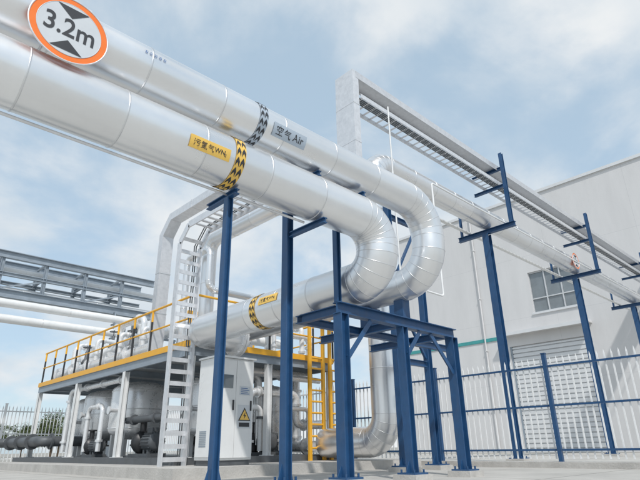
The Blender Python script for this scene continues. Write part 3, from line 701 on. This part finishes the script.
# ---------------------------------------------------------------- building
BX=36.0; BH=18.1; BY0,BY1=-22.0,27.0
holes=[(12.3,15.6,9.2,12.2,'w'),(12.2,17.8,0.0,7.1,'d'),(3.0,6.3,9.2,12.2,'w'),(2.9,8.5,0.0,7.1,'d'),(-6,-2.7,9.2,12.2,'w')]
rb=root('industrial_building',(BX+10,2,0),'tall pale grey industrial building with shutters and windows','building')
ys=sorted(set([BY0,BY1]+[h[0] for h in holes]+[h[1] for h in holes])); zs=sorted(set([0,BH]+[h[2] for h in holes]+[h[3] for h in holes]))
mb=MB()
for a,b in zip(ys[:-1],ys[1:]):
    for c,d in zip(zs[:-1],zs[1:]):
        if any(h[0]<=a and b<=h[1] and h[2]<=c and d<=h[3] for h in holes): continue
        mb.add([(BX,a,c),(BX,b,c),(BX,b,d),(BX,a,d)],[(0,1,2,3)])
for (a,b,c,d,t) in holes:
    e=BX+.3
    mb.add([(BX,a,c),(BX,a,d),(e,a,d),(e,a,c)],[(0,1,2,3)]); mb.add([(BX,b,c),(BX,b,d),(e,b,d),(e,b,c)],[(0,1,2,3)])
    mb.add([(BX,a,d),(BX,b,d),(e,b,d),(e,a,d)],[(0,1,2,3)])
    if t=='w': mb.add([(BX,a,c),(BX,b,c),(e,b,c),(e,a,c)],[(0,1,2,3)])
X2=BX+24
mb.add([(BX,BY0,0),(X2,BY0,0),(X2,BY0,BH),(BX,BY0,BH)],[(0,1,2,3)]); mb.add([(BX,BY1,0),(X2,BY1,0),(X2,BY1,BH),(BX,BY1,BH)],[(0,1,2,3)])
mb.add([(X2,BY0,0),(X2,BY1,0),(X2,BY1,BH),(X2,BY0,BH)],[(0,1,2,3)]); mb.add([(BX,BY0,BH),(X2,BY0,BH),(X2,BY1,BH),(BX,BY1,BH)],[(0,1,2,3)])
mb.make('wall',M_FAC,rb)
mb=MB(); mb.box(BX-.12,X2+.1,BY0-.12,BY1+.12,BH+.003,BH+.22); mb.make('parapet_coping',M_SHUT,rb)
for (a,b,c,d,t) in holes:
    if t=='w':
        mb=MB(); mb.box(BX+.2,BX+.21,a,b,c,d); w=mb.make('window',M_GLASS,rb)
        mb=MB(); xf=BX+.12
        n=3
        for k in range(n+1): 
            y=a+(b-a)*k/n; y0=max(a,y-.04); y1=min(b,y+.04); mb.box(xf,xf+.079,y0,y1,c,d)
        for z in (c,c+(d-c)*.33,d-.08): 
            for k in range(n): mb.box(xf+.003,xf+.076,a+(b-a)*k/n+.04,a+(b-a)*(k+1)/n-.04,z,z+.08)
        f=mb.make('window_frame',M_FRAME,rb); f.parent=w
        mb=MB(); mb.box(BX-.09,BX+.1,a-.1,b+.1,c-.12,c-.003); s=mb.make('window_sill',M_SHUT,rb); s.parent=w
    else:
        mb=MB(); z=c+.01
        while z<d-.02:
            z1=min(z+.30,d); mb.box(BX+.08,BX+.2,a+.13,b-.13,z,z1-.08); mb.box(BX+.185,BX+.21,a+.01,b-.01,z1-.08,z1); z=z1
        dd=mb.make('roller_shutter',M_SHUT,rb)
        for ya,yb in ((a,a+.12),(b-.12,b)):
            mb=MB(); mb.box(BX+.05,BX+.184,ya,yb,c,d-.001,0); q=mb.make('shutter_guide',M_GALVD,rb); q.parent=dd
        mb=MB(); mb.box(BX-.7,BX-.003,a-.3,b+.3,d+.75,d+.88); mb.box(BX-.72,BX-.701,a-.32,b+.32,d+.7,d+.92,1); mb.make('canopy',[M_FAC,M_SHUT],rb)
mb=MB(); mb.box(BX-.06,BX-.003,18.5,BY1,7.7,7.95); mb.make('teal_band',M_TEAL,rb)
mb=MB(); mb.cyl((BX-.12,19.6,.1),(BX-.12,19.6,BH-.1),.06,n=12)
for z in (3,7,11,15): mb.box(BX-.2,BX-.003,19.52,19.68,z,z+.06)
mb.make('downpipe',M_FAC,rb)

# ---------------------------------------------------------------- distant gantry (left)
rg=root('pipe_gantry',(3,23.4,0),'grey steel truss gantry crossing behind the platform','steel gantry')
GX0,GX1=-16,10.8
for yy in (23.0,24.4):
    for z,h,w in ((8.0,.30,.2),(7.2,.16,.12),(6.4,.34,.22)):
        mb=MB(); mb.I((GX0,yy,z),(GX1,yy,z),w,h,tf=.03,tw=.02); mb.make('truss_chord',M_GALVD,rg)
    x=GX0+.5; i=0
    while x<GX1:
        mb=MB(); mb.I((x,yy,6.58),(x,yy,7.84),.14,.14,(1,0,0)); mb.make('truss_post',M_GALVD,rg)
        if i%2==0 and x+1.65<GX1:
            mb=MB(); mb.bar((x+.08,yy,6.6),(x+1.57,yy,7.1),.05,.06); mb.make('truss_diagonal',M_GALVD,rg)
        x+=1.65; i+=1
mb=MB(); x=GX0+.5
while x<GX1:
    mb.I((x,23.12,6.35),(x,24.28,6.35),.1,.12); mb.I((x,23.12,7.3),(x,24.28,7.3),.1,.12); mb.bar((x,23.1,7.95),(x,24.3,7.95),.08,.08); x+=1.65
mb.split('cross_member',M_GALVD,rg)
for x in (-13,-1.5,10.1):
    for yy in (23.0,24.4):
        mb=MB(); mb.I((x,yy,.1),(x,yy,6.22),.24,.24,(1,0,0)); mb.box(x-.22,x+.22,yy-.22,yy+.22,.02,.1); mb.make('gantry_leg',M_GALVD,rg)
for i,(yy,z,r) in enumerate(((23.5,7.50,.13),(23.95,7.48,.11),(23.4,6.62,.16),(23.9,6.6,.14))):
    rt=root('gantry_pipe',(0,yy,z),'white pipe carried inside grey gantry','pipe'); clad([(GX0,yy,z),(GX1+.6,yy,z)],r,.3,n=20,sheet=3).make('pipe_cladding',[M_WHITEPIPE,M_BEAD],rt)
for i,(yy,z,r) in enumerate(((22.7,5.95,.17),(22.75,5.35,.17))):
    rt=root('gantry_pipe',(0,yy,z),'white pipe slung beneath the grey gantry','pipe'); clad([(GX0,yy,z),(9.6,yy,z),(9.6,yy,3.2)] if i else [(GX0,yy,z),(10.3,yy,z),(10.3,yy,3.0)],r,.35,n=24,sheet=3).make('pipe_cladding',[M_WHITEPIPE,M_BEAD],rt)
for x in (-13,-7,-1.5,4.3,9.0):
    rt=root('pipe_hanger',(x,22.8,5),'grey hanger bracket below gantry','bracket',group='hangers under the gantry')
    mb=MB()
    mb.bar((x,22.7,5.1),(x,22.7,6.31),.04,.04,(1,0,0)); mb.bar((x,22.5,5.13),(x,23.0,5.13),.06,.06); mb.bar((x,22.5,5.74),(x,23.0,5.74),.06,.06); mb.bar((x,22.7,6.29),(x,22.9,6.29),.05,.05)
    mb.make('hanger_rod',M_GALVD,rt)

# ---------------------------------------------------------------- trees
def tree_mesh(seed,H):
    rnd=random.Random(seed); mb=MB()
    mb.cyl((0,0,0),(0.1,.05,H*.45),.16,.10,n=10)
    tips=[]
    for k in range(11):
        a=rnd.random()*6.28; z0=H*(.25+.15*rnd.random()); p=V((math.cos(a)*H*.26*rnd.uniform(.4,1.3),math.sin(a)*H*.26*rnd.uniform(.4,1.3),H*rnd.uniform(.4,.88)))
        mb.cyl((.06,.03,z0),p,.06,.02,n=7); tips.append(p)
    mc=MB()
    cl=[]
    for p in tips:
        for j in range(6): cl.append((p+V((rnd.gauss(0,.08),rnd.gauss(0,.08),rnd.gauss(0,.06)))*H,H*rnd.uniform(.06,.13)))
    for c,r in cl:
        base=rnd.random()
        for j in range(70):
            d=V((rnd.gauss(0,1),rnd.gauss(0,1),rnd.gauss(0,.8))); d=d.normalized()*r*rnd.random()**.4
            q=c+d; s=H*rnd.uniform(.012,.022); n=V((rnd.gauss(0,1),rnd.gauss(0,1),rnd.gauss(0,1))).normalized(); a=n.orthogonal().normalized()*s; b=n.cross(a)
            mc.tint=min(1,max(0,base*.6+.4*rnd.random())); mc.add([q-a,q-b*.6,q+a,q+b*.6],[(0,1,2,3)])
    return mb,mc
protos=[]
rnd=random.Random(5)
for i in range(3):
    H=6.0
    rt=root('tree',(-9+i*6,58+i*2,0),'leafy green tree behind the far fence','tree',group='trees beyond the fence')
    a,c=tree_mesh(20+i,H); ao=a.make('trunk',M_BARK,None); co=c.make('crown',M_LEAF,None)
    for o in (ao,co): o.parent=rt
    rt.scale=(.75,.75,.7)
    protos.append(rt)
for k in range(26):
    p=protos[k%3]; x=-34+k*2.6+rnd.uniform(-1,1); y=62+rnd.uniform(-4,8)
    r2=copy_thing(p,V((x,y,0))-V(p.location)); s=rnd.uniform(.7,1.0); r2.scale=(s,s,s*.85); r2.rotation_euler=(0,0,rnd.random()*6)

# ---------------------------------------------------------------- world, sun
w=bpy.data.worlds.new('World'); S.world=w; w.use_nodes=True; nt=w.node_tree; N=nt.nodes; L=nt.links
bg=N['Background']; bg.inputs['Strength'].default_value=.12
sd=V((-.5,-.8,0)).normalized(); EL=rad(50)
rot=math.atan2(sd.x,sd.y)
sky=N.new('ShaderNodeTexSky'); sky.sky_type='NISHITA'; sky.sun_disc=False; sky.sun_elevation=EL; sky.sun_rotation=rot; sky.air_density=1.0; sky.dust_density=1.0
tc=N.new('ShaderNodeTexCoord'); sp=N.new('ShaderNodeSeparateXYZ'); L.new(tc.outputs['Generated'],sp.inputs[0])
mz=N.new('ShaderNodeMath'); mz.operation='MAXIMUM'; mz.inputs[1].default_value=0; L.new(sp.outputs['Z'],mz.inputs[0])
az=N.new('ShaderNodeMath'); az.operation='ADD'; az.inputs[1].default_value=.35; L.new(mz.outputs[0],az.inputs[0])
dx=N.new('ShaderNodeMath'); dx.operation='DIVIDE'; L.new(sp.outputs['X'],dx.inputs[0]); L.new(az.outputs[0],dx.inputs[1])
dy=N.new('ShaderNodeMath'); dy.operation='DIVIDE'; L.new(sp.outputs['Y'],dy.inputs[0]); L.new(az.outputs[0],dy.inputs[1])
cb=N.new('ShaderNodeCombineXYZ'); L.new(dx.outputs[0],cb.inputs[0]); L.new(dy.outputs[0],cb.inputs[1])
n1=N.new('ShaderNodeTexNoise'); n1.inputs['Scale'].default_value=2.1; n1.inputs['Detail'].default_value=9; n1.inputs['Roughness'].default_value=.55; n1.inputs['Distortion'].default_value=.25
L.new(cb.outputs[0],n1.inputs['Vector'])
mr=N.new('ShaderNodeMapRange'); mr.interpolation_type='SMOOTHSTEP'; mr.inputs['From Min'].default_value=.38; mr.inputs['From Max'].default_value=.62; mr.inputs['To Min'].default_value=.0; mr.inputs['To Max'].default_value=1
L.new(n1.outputs['Fac'],mr.inputs['Value'])
# haze veil + clouds over the physical sky
hz=N.new('ShaderNodeMix'); hz.data_type='RGBA'; hz.inputs['Factor'].default_value=.62; L.new(sky.outputs[0],hz.inputs['A']); hz.inputs['B'].default_value=(5.2,6.7,7.9,1)
n2=N.new('ShaderNodeTexNoise'); n2.inputs['Scale'].default_value=3.2; n2.inputs['Detail'].default_value=6; mp=N.new('ShaderNodeMapping'); mp.inputs['Location'].default_value=(3,5,0); L.new(cb.outputs[0],mp.inputs[0]); L.new(mp.outputs[0],n2.inputs['Vector'])
cr=N.new('ShaderNodeValToRGB'); cr.color_ramp.elements[0].position=.35; cr.color_ramp.elements[1].position=.65
cr.color_ramp.elements[0].color=(.66,.74,.81,1); cr.color_ramp.elements[1].color=(.86,.885,.90,1)
L.new(n2.outputs['Fac'],cr.inputs[0])
sc=N.new('ShaderNodeVectorMath'); sc.operation='SCALE'; sc.inputs['Scale'].default_value=8.3; L.new(cr.outputs[0],sc.inputs[0])
mx=N.new('ShaderNodeMix'); mx.data_type='RGBA'; L.new(mr.outputs[0],mx.inputs['Factor']); L.new(hz.outputs['Result'],mx.inputs['A']); L.new(sc.outputs[0],mx.inputs['B'])
L.new(mx.outputs['Result'],bg.inputs['Color'])
su=bpy.data.lights.new('sun','SUN'); su.energy=2.6; su.angle=rad(2); su.color=(1,.965,.92)
so=bpy.data.objects.new('sun',su); COL.objects.link(so)
dv=V((sd.x*math.cos(EL),sd.y*math.cos(EL),math.sin(EL))); so.rotation_euler=dv.to_track_quat('Z','Y').to_euler(); so.location=dv*60
# ---------------------------------------------------------------- camera
cam=bpy.data.cameras.new('camera'); co=bpy.data.objects.new('camera',cam); COL.objects.link(co); S.camera=co
cam.sensor_width=36; cam.lens=516/640*36; cam.clip_end=2000; cam.clip_start=.05
az=rad(46.2); th=rad(21.95); ro=rad(.9)
F=V((math.cos(az)*math.cos(th),math.sin(az)*math.cos(th),math.sin(th))); R0=V((math.sin(az),-math.cos(az),0)); U0=R0.cross(F)
R=R0*math.cos(ro)-U0*math.sin(ro); U=U0*math.cos(ro)+R0*math.sin(ro)
mw=Matrix((( R.x,U.x,-F.x,0),(R.y,U.y,-F.y,0),(R.z,U.z,-F.z,.5),(0,0,0,1))); co.matrix_world=mw
S.view_settings.view_transform='Standard'; S.view_settings.look='None'; S.view_settings.exposure=0
